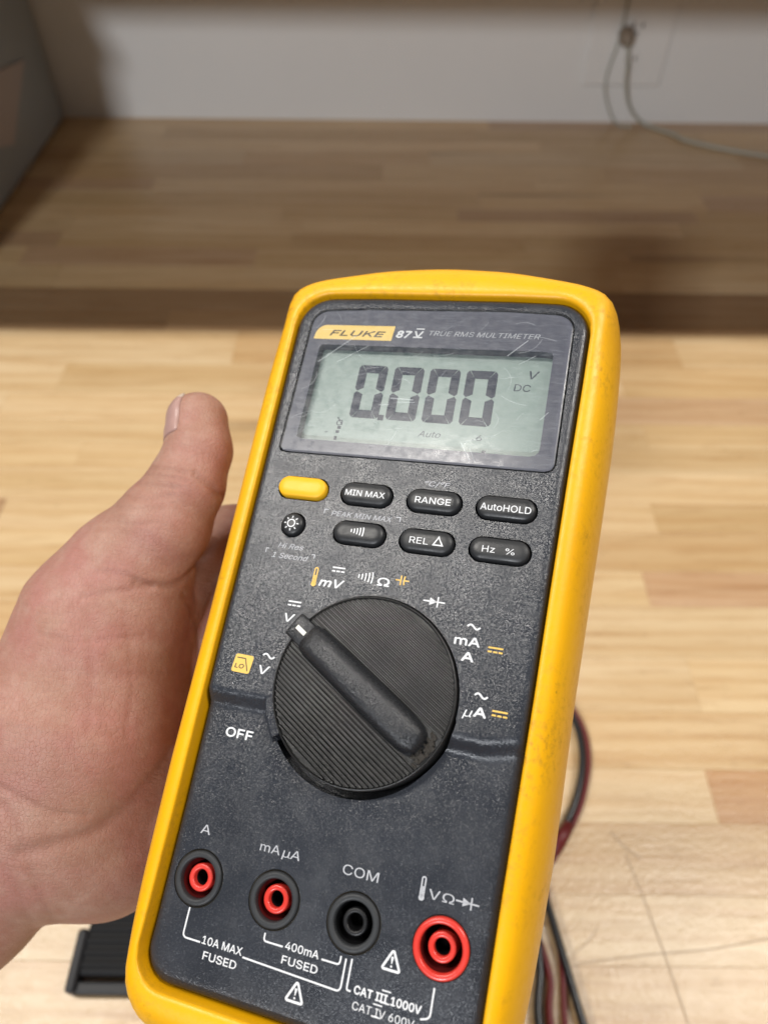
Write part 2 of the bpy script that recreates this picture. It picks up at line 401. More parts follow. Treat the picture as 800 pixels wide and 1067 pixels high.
# long knife scratches in the varnish
M_cut = simple('bench_scratch', (.49, .355, .225), .6)
def bench_scratch(P, wd):
    P = spline(P, 8); V = []; 
    for i, p in enumerate(P):
        t_ = P[min(i+1, len(P)-1)]-P[max(i-1, 0)]; t_ = t_/np.linalg.norm(t_); n_ = np.array([-t_[1], t_[0]])*wd*(.5 if 0 < i < len(P)-1 else .1)
        V += [(p[0]+n_[0], p[1]+n_[1], .00032), (p[0]-n_[0], p[1]-n_[1], .00032)]
    link('scratch', mesh(V, [(2*i, 2*i+1, 2*i+3, 2*i+2) for i in range(len(P)-1)]), M_cut, bench)
bench_scratch([(.157, .135), (.164, .105), (.172, .06), (.18, .0)], .0008)
bench_scratch([(.115, .073), (.16, .078), (.21, .083), (.30, .10)], .0007)
bench_scratch([(.115, .078), (.124, .084), (.132, .092)], .0006)
bench_scratch([(.150, .148), (.158, .138), (.167, .131)], .0011)
bench_scratch([(-.132, .053), (-.118, .042), (-.11, .02)], .0007)

# test leads lying on the bench
def lead(name, lab, P, r, mt, extra=None):
    o = thing(name, lab, 'test lead', Matrix.Translation(P[0]))
    b0 = Vector(P[0]); pp = [tuple(Vector(p)-b0) for p in spline(P, 14)]
    link('cable', mesh(*tube(pp, r, 12)), mt, o, True)
    return o
lr = lead('red_test_lead', 'red test lead lying outermost in the bend behind the multimeter', [(.093, .30, .004), (.120, .262, .004), (.1405, .226, .004), (.1435, .197, .004), (.134, .166, .004), (.118, .140, .004), (.104, .122, .004), (.1025, .108, .004), (.1065, .075, .004), (.104, .04, .004), (.109, .0, .004), (.12, -.05, .004)], .0019, M_rlead)
lb = lead('black_test_lead', 'black test lead running just inside the red one, shiny at the bottom', [(.088, .29, .004), (.113, .259, .004), (.135, .228, .006), (.1385, .197, .007), (.129, .165, .006), (.1125, .139, .004), (.1005, .118, .004), (.1035, .097, .005), (.1085, .07, .006), (.114, .042, .006), (.125, .0, .004), (.14, -.05, .004)], .0024, M_blead)
l3 = lead('red_test_lead', 'second red test lead bundled under the black ones by the meter bottom', [(.06, .15, .004), (.080, .12, .004), (.091, .095, .004), (.0985, .067, .004), (.096, .045, .004), (.10, .0, .004)], .0021, M_rlead)
l4 = lead('black_test_lead', 'second black test lead tucked between the meter and the red lead', [(.05, .16, .004), (.08, .128, .004), (.0915, .098, .005), (.093, .07, .006), (.089, .045, .006), (.094, .0, .004)], .0026, M_blead)
# probe collar on the black lead bend
v, f = tube([(0, 0, 0), (-.006, -.008, 0), (-.014, -.018, 0)], [.0035, .0045, .003], 14); o = link('strain_relief', mesh(v, f), M_rlead, lr, True); o.location = (.122-.093, .150-.30, .004)

# black ribbed strap holder under the wrist
t = thing('ribbed_bracket', 'black ribbed plastic bracket lying on the bench below the wrist', 'bracket', Matrix.Translation((-.150, .075, 0)))
v, f = box(-.021, .07, -.012, .034, 0, .014, .002); link('ribbed_block', mesh(v, f), M_strap, t)
for k in range(7):
    v, f = box(-.020, .069, -.008+k*.006, -.0055+k*.006, .013, .0160, .0006); link('rib', mesh(v, f), M_strap, t)
v, f = box(-.026, .07, -.0205, -.014, 0, .010, .0015); link('flange', mesh(v, f), M_flange, t)
v, f = box(-.0275, -.021, -.0203, .012, 0, .013, .0022); link('end_cap', mesh(v, f), M_flange, t)

# ------------------------------------------------------------------ the multimeter (millimetres in its own frame)
ML = Matrix(((0.94981062, 0.19798462, -0.24220212, -.00557668), (-0.10648458, 0.93262578, 0.34477557, -.04130687), (0.2941442, -0.30168071, 0.90689918, -.17357497), (0, 0, 0, 1)))
MW = CM @ ML
meter = thing('multimeter', 'black handheld digital multimeter in a yellow rubber holster, held up by a hand', 'multimeter', MW)
ZL = -2.9
DC = np.array([.95, -.95]); DR = 22.5
def smooth01(t): t = np.clip(t, 0, 1); return t*t*(3-2*t)
def zf(x, y):
    x = np.asarray(x, float); y = np.asarray(y, float)
    ys = -6.4 + np.where(x > 30, smooth01((x-30)/9)*1.6, 0) + .5*np.cos(x*.09)
    u0 = np.clip((y-(ys-3.7))/3.3, 0, 1); up = .85*u0+.15*smooth01(u0)
    dx, dy = x-DC[0], y-DC[1]; r = np.hypot(dx, dy); th = np.degrees(np.arctan2(dy, dx)) % 360
    col = (1-smooth01((r-24.9)/1.1))*np.where((th > 120) & (th < 217), 1, 0)
    up = np.maximum(up, col)
    return ZL*(1-up)
def hwid(y): # half width of the dark front
    return np.interp(y, [-72, -60, -36, -16, 5, 30, 60, 84, 110], [38.3, 38.4, 38.8, 39.3, 39.8, 40.2, 40.8, 41.4, 41.8])
def outline_inner():
    ys = [-60, -36, -16, 5, 30, 60, 84]
    P = [(-38.5, -72.3), (38.5, -72.3)]; rad = [7.5, 7.5]
    for y in ys: P.append((float(hwid(y)), y)); rad.append(0)
    P += [(41.8, 108.6)]; rad.append(9.5)
    P += [(20, 109.3), (-20, 109.3)]; rad += [0, 0]
    P += [(-41.8, 108.6)]; rad.append(9.5)
    for y in ys[::-1]: P.append((-float(hwid(y)), y)); rad.append(0)
    return round_poly(P, rad, 12)
def outline_outer():
    P = [(-43.6, -85), (43.6, -85), (46.7, -58), (48.1, -30), (48.6, 10), (50.2, 60), (50.9, 86), (50.2, 113.6), (34, 118.0), (18, 121.3), (0, 122.4), (-18, 121.3), (-34, 118.0), (-50.2, 113.6), (-50.9, 86), (-50.2, 60), (-48.6, 10), (-48.1, -30), (-46.7, -58)]
    rad = [13, 13, 0, 60, 60, 60, 0, 7, 0, 0, 0, 0, 0, 7, 0, 60, 60, 60, 0]
    P = round_poly(P, rad, 8)
    return P
C0 = np.array([0, 18.0])
I_raw = outline_inner(); O_raw = outline_outer()
# body
body_o = even(I_raw, 520)
rings = []
for d, dz in ((0, -38), (0, -12), (0, -2.2), (.12, -1.4), (.4, -.75), (.85, -.28), (1.5, -.04)):
    q = inset(body_o, d)
    z = dz if d == 0 and dz < -3 else None
    rings.append([(x, y, (z if z is not None else float(zf(x, y))+dz)) for x, y in q])
base = inset(body_o, 1.5)
for s in np.r_[np.linspace(.985, .62, 26), np.linspace(.61, .14, 72), np.linspace(.12, .03, 6)]:
    q = C0+(base-C0)*s; zz = zf(q[:, 0], q[:, 1])
    rings.append([(x, y, z) for (x, y), z in zip(q, zz)])
bv, bf = loft(rings)
body_me = mesh(bv, bf, MM)
body = link('front_case', body_me, M_panel, meter)

JX = [-30.0, -10.55, 8.5, 28.1]; JY = -49.6
BT = [(-26.8, 47.95), (-8.85, 47.95), (9.3, 47.95), (27.6, 48.05), (-8.5, 37.2), (9.4, 37.2), (27.6, 37.2)]
BT_HW = [6.9, 6.9, 7.0, 7.3, 6.9, 6.9, 7.3]
LIGHT = (-27.1, 37.5)
def pill(cx, cy, hw, hh, n=14):
    P = []
    for s, c in ((1, cx+hw-hh), (-1, cx-hw+hh)):
        for k in range(n+1):
            a = -math.pi/2+math.pi*k/n
            P.append((c+s*hh*math.cos(a), cy+s*hh*math.sin(a)))
    return P
LENS = round_poly([(-37.0, 58.3), (37.8, 58.9), (37.75, 104.9), (20, 105.7), (-20, 105.2), (-37.3, 104.2)], [1.6, 2.2, 5, 0, 0, 5], 8)
cut = []
def prism(P, z0, z1): return loft([[(x, y, z0) for x, y in P], [(x, y, z1) for x, y in P]])
for x in JX: cut.append(lathe(x, JY, [(6.25, -20), (6.25, 6)], 56, True, True))
for (x, y), hw in zip(BT, BT_HW): cut.append(prism(pill(x, y, hw+.45, 3.35), -6, 4))
cut.append(lathe(LIGHT[0], LIGHT[1], [(3.5, -6), (3.5, 4)], 36, True, True))
cut.append(prism(inset(even(LENS, 160), -.25), -6, 4))
wellP = []
for k in range(180):
    th = k*2; r = 22.9
    if 217 <= th <= 352: r += .35+1.75*max(0, math.cos(R_(th-228)))
    wellP.append((DC[0]+r*math.cos(R_(th)), DC[1]+r*math.sin(R_(th))))
cut.append(prism(wellP, -9, 5))
cv, cf = join_geo(cut)
cutter = link('cutter', mesh(cv, cf, MM), M_panel, meter)
md = body.modifiers.new('b', 'BOOLEAN'); md.object = cutter; md.operation = 'DIFFERENCE'; md.solver = 'EXACT'
dg = bpy.context.evaluated_depsgraph_get(); dg.update()
nm = bpy.data.meshes.new_from_object(body.evaluated_get(dg)); body.modifiers.clear(); body.data = nm
bpy.data.objects.remove(cutter)
for p in nm.polygons: p.use_smooth = True
try: nm.set_sharp_from_angle(angle=R_(38))
except Exception: pass

# holster
NA = 300
Iv = by_angle(inset(even(I_raw, 500), -.45), NA, C0); Ov = by_angle(O_raw, NA, C0)
for _ in range(6): Ov = (np.roll(Ov, 1, 0)+2*Ov+np.roll(Ov, -1, 0))/4
prof = [(0, -14), (0, -.2), (.012, .35), (.04, .6), (.10, .72), (.20, .68), (.33, .35), (.46, -.45), (.6, -2.0), (.74, -4.2), (.86, -7.0), (.945, -10.4), (.99, -15), (1, -20), (1, -28), (.99, -38), (.96, -42), (.88, -44.6), (.75, -45.8), (.5, -46)]
prof_top = [(0, -14), (0, -.2), (.012, .35), (.04, .7), (.10, 1.1), (.20, 1.25), (.36, 1.2), (.54, .9), (.70, .1), (.83, -1.4), (.92, -3.6), (.97, -6.4), (.995, -10), (1, -14), (1, -28)]+prof[15:]
wt = [float(smooth01((Iv[i][1]-88)/18)) for i in range(NA)]
rings = []
for (u, z), (u2, z2) in zip(prof, prof_top):
    rings.append([(Iv[i][0]+(Ov[i][0]-Iv[i][0])*(u+(u2-u)*wt[i]), Iv[i][1]+(Ov[i][1]-Iv[i][1])*(u+(u2-u)*wt[i]), z+(z2-z)*wt[i]) for i in range(NA)])
v, f = loft(rings, False, True)
link('holster', mesh(v, f, MM), M_yellow, meter, True)

# lens, bezel, display
LE = even(LENS, 200)
hole = by_angle(round_poly([(-33.0, 62.7), (33.45, 62.9), (33.45, 93.4), (-33.0, 92.9)], [.8, 2.2, 1.2, .8], 5), 200, np.array([0, 80.]))
outr = by_angle(inset(LE, .25), 200, np.array([0, 80.]))
rg = [[(x, y, -.35) for x, y in outr], [(x, y, -.30) for x, y in hole], [(x, y, -3.3) for x, y in hole]]
v, f = loft(rg, False, False); bz = link('display_bezel', mesh(v, f, MM), M_bezel, meter)
v, f = box(-34.5, 34.6, 61.5, 94.2, -3.9, -3.3); lcd = link('display', mesh(v, f, MM), M_lcd, meter)
rg = [[(x, y, z) for x, y in inset(LE, d)] for d, z in ((0, -.5), (0, .25), (.12, .48), (.45, .62), (1.0, .62))]
v, f = loft(rg, False, True); lens = link('display_lens', mesh(v, f, MM), M_lens, meter)

# ---- flat print helpers
import os
from mathutils.geometry import interpolate_bezier, delaunay_2d_cdt
def bundled_font():
    try: return bpy.data.fonts.load(os.path.join(bpy.utils.resource_path('LOCAL'), 'datafiles', 'fonts', 'Inter.woff2'))
    except Exception: return None
FONT = bundled_font()
def plate(V, F, name, mt, parent, zfun, lab=None, dz=.035):
    V = [(x, y, float(zfun(x, y))+dz) for x, y in V]
    me = bpy.data.meshes.new(name); me.from_pydata([(x*MM, y*MM, z*MM) for x, y, z in V], [], F)
    bm = bmesh.new(); bm.from_mesh(me)
    for fc in bm.faces:
        fc.normal_update()
        if fc.normal.z < 0: fc.normal_flip()
    bm.to_mesh(me); bm.free()
    return link(name, me, mt, parent, label=lab)
def text_geo(s, x0, x1, yb, cap, shear=0, bold=0):
    c = bpy.data.curves.new('t', 'FONT'); c.body = s; c.shear = shear; c.resolution_u = 3; c.size = 1
    if FONT: c.font = FONT
    o = bpy.data.objects.new('t', c); COL.objects.link(o)
    dg = bpy.context.evaluated_depsgraph_get(); dg.update()
    cu = o.evaluated_get(dg).to_curve(dg, apply_modifiers=False)
    loops = []
    for sp in cu.splines:
        bp = sp.bezier_points; pts = []
        for i in range(len(bp)):
            a, b1 = bp[i], bp[(i+1) % len(bp)]
            ch = (b1.co-a.co).length
            flat = (a.handle_right-a.co).cross(b1.co-a.co).length+(b1.handle_left-b1.co).cross(b1.co-a.co).length < 1e-4*max(ch, 1e-3)
            seg = [a.co] if flat else interpolate_bezier(a.co, a.handle_right, b1.handle_left, b1.co, 6)[:-1]
            for p in seg:
                if not pts or (p.xy-pts[-1]).length > 2e-3: pts.append(p.xy.copy())
        if len(pts) > 2 and (pts[0]-pts[-1]).length < 2e-3: pts.pop()
        if len(pts) > 2: loops.append(pts)
    bpy.data.objects.remove(o)
    co_, ed_ = [], []
    for lp in loops:
        n0 = len(co_); co_ += lp; ed_ += [(n0+i, n0+(i+1) % len(lp)) for i in range(len(lp))]
    vs_, _, fs_, _, _, _ = delaunay_2d_cdt(co_, ed_, [], 0, 1e-5)
    arr = [np.array([tuple(p) for p in lp]) for lp in loops]
    def wind(x, y):
        t = 0
        for A_ in arr:
            B_ = np.roll(A_, -1, 0); cr = (B_[:, 0]-A_[:, 0])*(y-A_[:, 1])-(x-A_[:, 0])*(B_[:, 1]-A_[:, 1])
            t += int(np.sum((A_[:, 1] <= y) & (B_[:, 1] > y) & (cr > 0)))-int(np.sum((A_[:, 1] > y) & (B_[:, 1] <= y) & (cr < 0)))
        return t
    P = [(p[0], p[1]) for p in vs_]
    F = [tuple(f) for f in fs_ if wind(sum(P[i][0] for i in f)/len(f), sum(P[i][1] for i in f)/len(f)) != 0]
    used = sorted({i for f in F for i in f}); ix = {v: k for k, v in enumerate(used)}
    P = [P[i] for i in used]; F = [tuple(ix[i] for i in f) for f in F]
    a = min(p[0] for p in P); b1 = max(p[0] for p in P); k = (x1-x0)/(b1-a); sy = cap/.729
    return [(x0+(p[0]-a)*k, yb+p[1]*sy) for p in P], F
def txt(s, xc, yc, wd, cap, mt, parent=None, zfun=None, shear=0, bold=0, dz=.035, name='lettering'):
    V, F = text_geo(s, xc-wd/2, xc+wd/2, yc-cap/2, cap, shear)
    o = plate(V, F, name, mt, parent or meter, zfun or zf, dz=dz)
    if bold >= .004:   # heavier strokes: the same print a hair to each side, each at its own level
        d = bold*5*MM; me = o.data; bm = bmesh.new()
        for k, (ox, oy) in enumerate(((0, 0), (d, 0), (-d, 0), (0, d), (0, -d))):
            t_ = me.copy(); t_.transform(Matrix.Translation((ox, oy, .0035*k*MM))); bm.from_mesh(t_)
        nm_ = bpy.data.meshes.new(name); bm.to_mesh(nm_); bm.free(); nm_.materials.append(mt); o.data = nm_
    return o
def strip_geo(P, wd, closed=False):
    P = [np.array(p, float) for p in P]; n = len(P); A, B = [], []
    for i in range(n):
        if closed: a, c = P[i-1], P[(i+1) % n]
        else: a, c = P[max(i-1, 0)], P[min(i+1, n-1)]
        d1 = P[i]-a; d2 = c-P[i]
        l1, l2 = np.linalg.norm(d1), np.linalg.norm(d2)
        d1 = d1/l1 if l1 > 0 else d2/l2; d2 = d2/l2 if l2 > 0 else d1
        t_ = d1+d2; t_ = t_/max(np.linalg.norm(t_), 1e-6); nn = np.array([-t_[1], t_[0]])
        k = 1/max(.45, nn@np.array([-d1[1], d1[0]]))
        A.append(tuple(P[i]+nn*k*wd/2)); B.append(tuple(P[i]-nn*k*wd/2))
    F = [(i, (i+1) % n, n+(i+1) % n, n+i) for i in range(n if closed else n-1)]
    return A+B, F
def sub(P, step=1.5):
    out = [P[0]]
    for a, b1 in zip(P[:-1], P[1:]):
        k = max(1, int(math.dist(a, b1)/step))
        out += [(a[0]+(b1[0]-a[0])*j/k, a[1]+(b1[1]-a[1])*j/k) for j in range(1, k+1)]
    return out
def fil(P, r=1.0):
    """open polyline with rounded corners"""
    out = [P[0]]
    for i in range(1, len(P)-1):
        p = np.array(P[i]); a = np.array(P[i-1])-p; b1 = np.array(P[i+1])-p
        a = a/np.linalg.norm(a); b1 = b1/np.linalg.norm(b1)
        for k in range(6):
            t = k/5; out.append(tuple((1-t)**2*(p+a*r)+2*t*(1-t)*p+t*t*(p+b1*r)))
    return out+[P[-1]]
def ink(parts, mt, name='symbol', parent=None, zfun=None, dz=.035):
    V, F = join_geo(parts); return plate(V, F, name, mt, parent or meter, zfun or zf, dz=dz)
def dcbars(x, y, w, mt, t=.38, gap=.95):
    ps = [strip_geo([(x-w/2, y+gap/2), (x+w/2, y+gap/2)], t)]
    q = w/3.6
    for k in (-1, 0, 1): ps.append(strip_geo([(x+k*(w-q)/2-q/2, y-gap/2), (x+k*(w-q)/2+q/2, y-gap/2)], t))
    ink(ps, mt, 'direct_current_mark')
def tilde(x, y, w, mt, t=.42):
    P = [(x-w/2+w*k/14, y+.5*math.sin(2*math.pi*k/14)) for k in range(15)]
    ink([strip_geo(P, t)], mt, 'alternating_current_mark')
def disc_geo(x, y, r, n=14): return [(x+r*math.cos(2*math.pi*k/n), y+r*math.sin(2*math.pi*k/n)) for k in range(n)], [tuple(range(n))]
def thermo(x, y, h, mt):
    r = .26*h*.5; w_ = r*.62
    P = [(x+w_*math.cos(a), y+h/2-w_+w_*math.sin(a)) for a in np.linspace(math.pi, 0, 8)]
    P = [(x-w_, y-h/2+r*1.6)]+P+[(x+w_, y-h/2+r*1.6)]
    ink([strip_geo(P, .32), disc_geo(x, y-h/2+r, r*1.05), strip_geo([(x, y-h/2+r), (x, y+h*.1)], .34)], mt, 'thermometer_mark')
def diode(x, y, w, mt, t=.34):
    ink([strip_geo([(x-w/2, y), (x+w/2, y)], t), ([(x-w*.2, y+w*.17), (x-w*.2, y-w*.17), (x+w*.14, y)], [(0, 1, 2)]), strip_geo([(x+w*.17, y-w*.24), (x+w*.17, y+w*.24)], t)], mt, 'diode_mark')
def beep(x, y, h, w, mt, zfun=None, parent=None, dz=.035, t=.33):
    ps = []
    for k in range(5):
        hh = h*(.35+.65*k/4); ps.append(strip_geo([(x-w/2+w*k/4-hh*.10+hh*.10*math.cos(a)+.0, y+hh/2*math.sin(a)*1.0) for a in np.linspace(-1.1, 1.1, 7)], t))
    ink(ps, mt, 'beeper_mark', parent, zfun, dz)
def cap_mark(x, y, s, mt):
    ink([strip_geo([(x-s, y), (x-s*.22, y)], .3), strip_geo([(x+s*.3, y), (x+s, y)], .3), strip_geo([(x-s*.22, y-s*.7), (x-s*.22, y+s*.7)], .34),
         strip_geo([(x+s*.45-.35*s*math.cos(a)*.6, y+s*.75*math.sin(a)) for a in np.linspace(-1, 1, 7)], .34)], mt, 'capacitor_mark')
def warn(x, y, s, mt):
    P = fil([(x, y+s*.55), (x+s*.5, y-s*.45), (x-s*.5, y-s*.45), (x, y+s*.55), (x+s*.25, y+.05*s)], s*.08)
    tri = [(x, y+s*.56), (x+s*.5, y-s*.42), (x-s*.5, y-s*.42)]
    tri = round_poly(tri, [s*.07]*3, 4)
    ps = [strip_geo(tri, .5, True)]
    ps.append(([(x-.30, y+s*.22), (x+.30, y+s*.22), (x+.10, y-s*.12), (x-.10, y-s*.12)], [(0, 1, 2, 3)])); ps.append(disc_geo(x, y-s*.24, .22, 10))
    ink(ps, mt, 'warning_triangle')
ZB = lambda x, y: -.33
# bezel print
BX = round_poly([(-35.6, 94.7), (-11.9, 94.9), (-11.5, 99.7), (-34.9, 99.4)], [.3, .1, .1, 3.2], 5)
lg = plate(BX, [tuple(range(len(BX)))], 'logo_patch', M_ylogo, meter, ZB, dz=.03)
txt('FLUKE', -22.4, 97.25, 16.8, 2.5, M_dark, lg, ZB, .25, .018, .06)
txt('87', -8.5, 97.6, 4.3, 3.0, M_white, meter, ZB, .2, .03)
txt('V', -4.2, 97.75, 2.5, 2.6, M_white, meter, ZB, .1, .02)
ink([strip_geo([(-5.2, 99.1), (-2.8, 99.1)], .38), strip_geo([(-5.75, 96.35), (-3.1, 96.35)], .38)], M_white, 'numeral_bar', zfun=ZB)
txt('TRUE RMS MULTIMETER', 14.0, 98.2, 30.6, 2.15, M_wdim, meter, ZB, .25)
# display marks
ZD = lambda x, y: -3.3
def seg_digit(x, y, w_, h, t, sl=-.01):
    """the six lit segments of a zero, mitred with small gaps"""
    g = .08; H = h/2; ps = []
    def q(pts): ps.append(([(x+a+(b1)*sl, y+b1) for a, b1 in pts], [tuple(range(len(pts)))]))
    W = w_/2; c_ = .9
    q([(-W+c_*.9+g, H), (W-c_*.9-g, H), (W-t*.95-g, H-t), (-W+t*.95+g, H-t)])
    q([(-W+c_*.9+g, -H), (W-c_*.9-g, -H), (W-t*.95-g, -H+t), (-W+t*.95+g, -H+t)])
    for s in (-1, 1):
        for k in (-1, 1):
            pts = [(s*(W-c_*.75), k*(H-g*.4)), (s*W, k*(H-c_)), (s*W, k*(g+.75)), (s*(W-.7), k*(g)), (s*(W-t), k*(g+.9)), (s*(W-t), k*(H-t-g))]
            q(pts)
    return ps
for k, x in enumerate((-16.3, -5.7, 4.6, 14.9)):
    V, F = join_geo(seg_digit(x+.2, 80.1, 8.6, 16.7, 2.5)); plate(V, F, 'display_digit', M_seg, lcd, ZD, dz=.04)
plate([(-11.9, 71.4), (-10.2, 71.4), (-10.2, 73.1), (-11.9, 73.1)], [(0, 1, 2, 3)], 'decimal_point', M_seg, lcd, ZD, dz=.04)
txt('V', 28.9, 88.4, 2.7, 3.4, M_seg, lcd, ZD, .2, .005); txt('DC', 26.3, 84.3, 4.4, 2.9, M_seg, lcd, ZD, .05, -.005)
txt('Auto', 3.6, 68.7, 6.2, 2.5, M_seg, lcd, ZD, .25, -.008); txt('.6', 16.6, 68.7, 2.6, 2.3, M_seg, lcd, ZD, .05, 0)
txt('0', -22.6, 70.2, 1.8, 2.4, M_seg, lcd, ZD, .1, 0); txt('+', -25.9, 67, 1.2, 1.2, M_seg, lcd, ZD)
for P_, w_ in (([(-22.9, 68.3), (-21.9, 68.3)], .9), ([(-23.1, 67), (-22.1, 67)], .8), ([(-23.2, 65.0), (-22.4, 65.0)], 1.2), ([(18.4, 64.4), (19.4, 64.4)], .9), ([(-23.4, 71.4), (-21.7, 69.2)], .3)):
    ink([strip_geo(P_, w_)], M_seg, 'bar_segment', lcd, ZD)
ink([strip_geo([(x, 63.4), (x, 64.4)], .22) for x in np.arange(-18, 30, 5.2)], M_segfaint, 'scale_ticks', lcd, ZD)
# scratches in the lens face
rs = random.Random(3); ps = []
def scr(x, y, a, ln, wd, curv=0):
    P = [(x+math.cos(a+curv*t_)*ln*(t_-.5), y+math.sin(a+curv*t_)*ln*(t_-.5)) for t_ in np.linspace(0, 1, 6)]
    P = [(min(36, max(-35.5, px)), min(103.5, max(59.8, py))) for px, py in P]
    ps.append(strip_geo(P, wd))
for _ in range(46): scr(rs.uniform(-34, 35), rs.uniform(61, 102), rs.choice([rs.gauss(.6, .35), rs.gauss(-.3, .6), rs.gauss(.05, .1)]), rs.uniform(1.5, 8), rs.uniform(.05, .12), rs.uniform(-.9, .9))
for a in ((-27, 91, .75, 13, .26), (-22, 89.5, .6, 10, .18), (-4.8, 76.3, -.02, 6.5, .34), (-3.5, 75.4, .03, 5, .2), (-9.5, 74.2, .05, 3, .22), (24, 93.5, .8, 7, .26), (27, 90, .6, 5, .16), (15, 62.5, -1.0, 6, .2), (17, 61.5, -1.1, 5, .16), (33.5, 74, .9, 3, .2)): scr(*a)
# keep each ribbon at its own level
V, F = [], []
for k, (v_, f_) in enumerate(ps):
    n = len(V); V += [(x*MM, y*MM, (.635+.0012*k)*MM) for x, y in v_]; F += [tuple(i+n for i in q) for q in f_]
me = bpy.data.meshes.new('m'); me.from_pydata(V, [], F); link('scratches', me, M_scr, lens)

# ---- buttons
def dome_z(P, cx, cy, hw, hh, top):
    def fz(x, y):
        ax = max(0, abs(x-cx)-(hw-hh)); d = math.hypot(ax, y-cy)/hh
        return top-1.0*(max(0, d-.1)**3.0)
    return fz
def button(P, cx, cy, hw, hh, mt, top=1.55):
    P = np.array(P); rings = []
    fz = dome_z(P, cx, cy, hw, hh, top)
    for d, z in ((0, -5.5), (0, .0)): rings.append([(x, y, z) for x, y in P])
    for k in np.linspace(0.06, .96, 9):
        s = k*hh; q = []
        for x, y in P:
            ccx = min(max(x, cx-(hw-hh)), cx+(hw-hh)); vx, vy = x-ccx, y-cy; l = math.hypot(vx, vy) or 1
            q.append((x-vx/l*s, y-vy/l*s))
        rings.append([(a, b1, fz(a, b1)) for a, b1 in q])
    v, f = loft(rings)
    return link('button', mesh(v, f, MM), mt, meter, True), fz
btn = []
for i, ((x, y), hw) in enumerate(zip(BT, BT_HW)):
    P = pill(x, y, hw, 2.95); o, fz = button(P, x, y, hw, 2.95, M_ybutton if i == 0 else M_button, 1.75 if i else 1.9)
    if i == 0: o['label'] = 'plain yellow button'
    btn.append((o, fz))
    # the rubber lip showing in the gap round the button
v = [(LIGHT[0]+3.1*math.cos(2*math.pi*k/40), LIGHT[1]+3.1*math.sin(2*math.pi*k/40)) for k in range(40)]
ol, fl = button(v, LIGHT[0], LIGHT[1], 3.1, 3.1, M_button, 1.7); ol['label'] = 'small round backlight button'
ink([strip_geo([(LIGHT[0]+1.0*math.cos(a), LIGHT[1]+1.0*math.sin(a)) for a in np.linspace(0, 2*math.pi, 19)[:-1]], .3, True)]+
    [strip_geo([(LIGHT[0]+r1*math.cos(a), LIGHT[1]+r1*math.sin(a)) for r1 in (1.45, 2.05)], .3) for a in np.arange(0, 6.28, math.pi/4)], M_white, 'sun_mark', ol, fl, .04)
for i, s, wd, cap_, bo in ((1, 'MIN MAX', 10.8, 2.25, .004), (2, 'RANGE', 9.2, 2.35, .004), (3, 'AutoHOLD', 12.4, 2.45, .004)):
    o, fz = btn[i]; txt(s, BT[i][0], BT[i][1]+.1, wd, cap_, M_white, o, fz, 0, bo, .05)
o, fz = btn[4]; beep(BT[4][0]-.1, BT[4][1]+.2, 2.7, 3.2, M_white, fz, o, .05)
o, fz = btn[5]; txt('REL', BT[5][0]-1.7, BT[5][1]+.1, 4.8, 2.35, M_white, o, fz, 0, .003, .05)
tx, ty = BT[5][0]+3.2, BT[5][1]+.1; ink([strip_geo([(tx, ty+1.1), (tx+1.15, ty-1.0), (tx-1.15, ty-1.0)], .34, True)], M_white, 'triangle_mark', o, fz, .05)
o, fz = btn[6]; txt('Hz', BT[6][0]-2.5, BT[6][1]+.1, 3.1, 2.3, M_white, o, fz, 0, .002, .05); txt('%', BT[6][0]+2.7, BT[6][1], 2.2, 2.1, M_white, o, fz, 0, 0, .05)
# panel print
txt('°C/°F', 9.3, 53.2, 6.6, 1.95, M_wdim, shear=.2); txt('PEAK MIN MAX', -9.0, 42.35, 16.6, 1.9, M_wdim, shear=.2)
for s in (-1, 1): ink([strip_geo([(-9.0+s*9.2, 42.9), (-9.0+s*10.4, 42.9), (-9.0+s*10.4, 41.7)], .26)], M_wdim, 'bracket_mark')
txt('Hi Res', -26.3, 31.9, 7.2, 2.0, M_wdim, shear=.25); txt('1 Second', -25.9, 29.2, 10.3, 2.0, M_wdim, shear=.25)
ink([strip_geo([(-32.3, 30.4), (-33.0, 30.4), (-33.0, 29.2)], .24), strip_geo([(-20.0, 30.2), (-19.2, 30.2), (-19.2, 29.2)], .24)], M_wdim, 'bracket_mark')
thermo(-17.75, 24.5, 4.9, M_yink)
txt('mV', -13.0, 23.9, 6.6, 2.9, M_white, shear=.2, bold=.02); dcbars(-11.9, 27.2, 3.4, M_white)
beep(-4.4, 26.3, 3.3, 3.6, M_white); txt('Ω', 0.4, 26.1, 3.1, 2.9, M_white, bold=.012); cap_mark(5.1, 26.7, 1.75, M_yink)
diode(13.9, 22.6, 5.4, M_white)
txt('mA', 23.4, 14.9, 6.0, 2.9, M_white, bold=.015); tilde(24.4, 18.0, 3.1, M_white); txt('A', 24.1, 11.3, 2.8, 2.9, M_white, bold=.02); dcbars(30.2, 13.4, 3.5, M_yink)
txt('µ', 26.1, -1.0, 2.3, 2.9, M_white, shear=.25); txt('A', 28.9, -.6, 2.8, 2.9, M_white, bold=.02); tilde(28.6, 2.6, 3.0, M_white); dcbars(33.3, -.6, 3.5, M_yink)
P = round_poly([(-34.1, -2.3), (-29.1, -2.3), (-28.7, 2.2), (-33.7, 2.2)], [.6]*4, 4)
lo = plate(P, [tuple(range(len(P)))], 'low_pass_patch', M_yink, meter, zf, dz=.03)
txt('LO', -32.1, -.5, 2.5, 1.5, M_dark, lo, zf, .1, .01, .06); ink([strip_geo([(-33.2, 1.3), (-30.9, 1.3), (-29.7, -1.7)], .28)], M_dark, 'filter_mark', lo, None, .06)
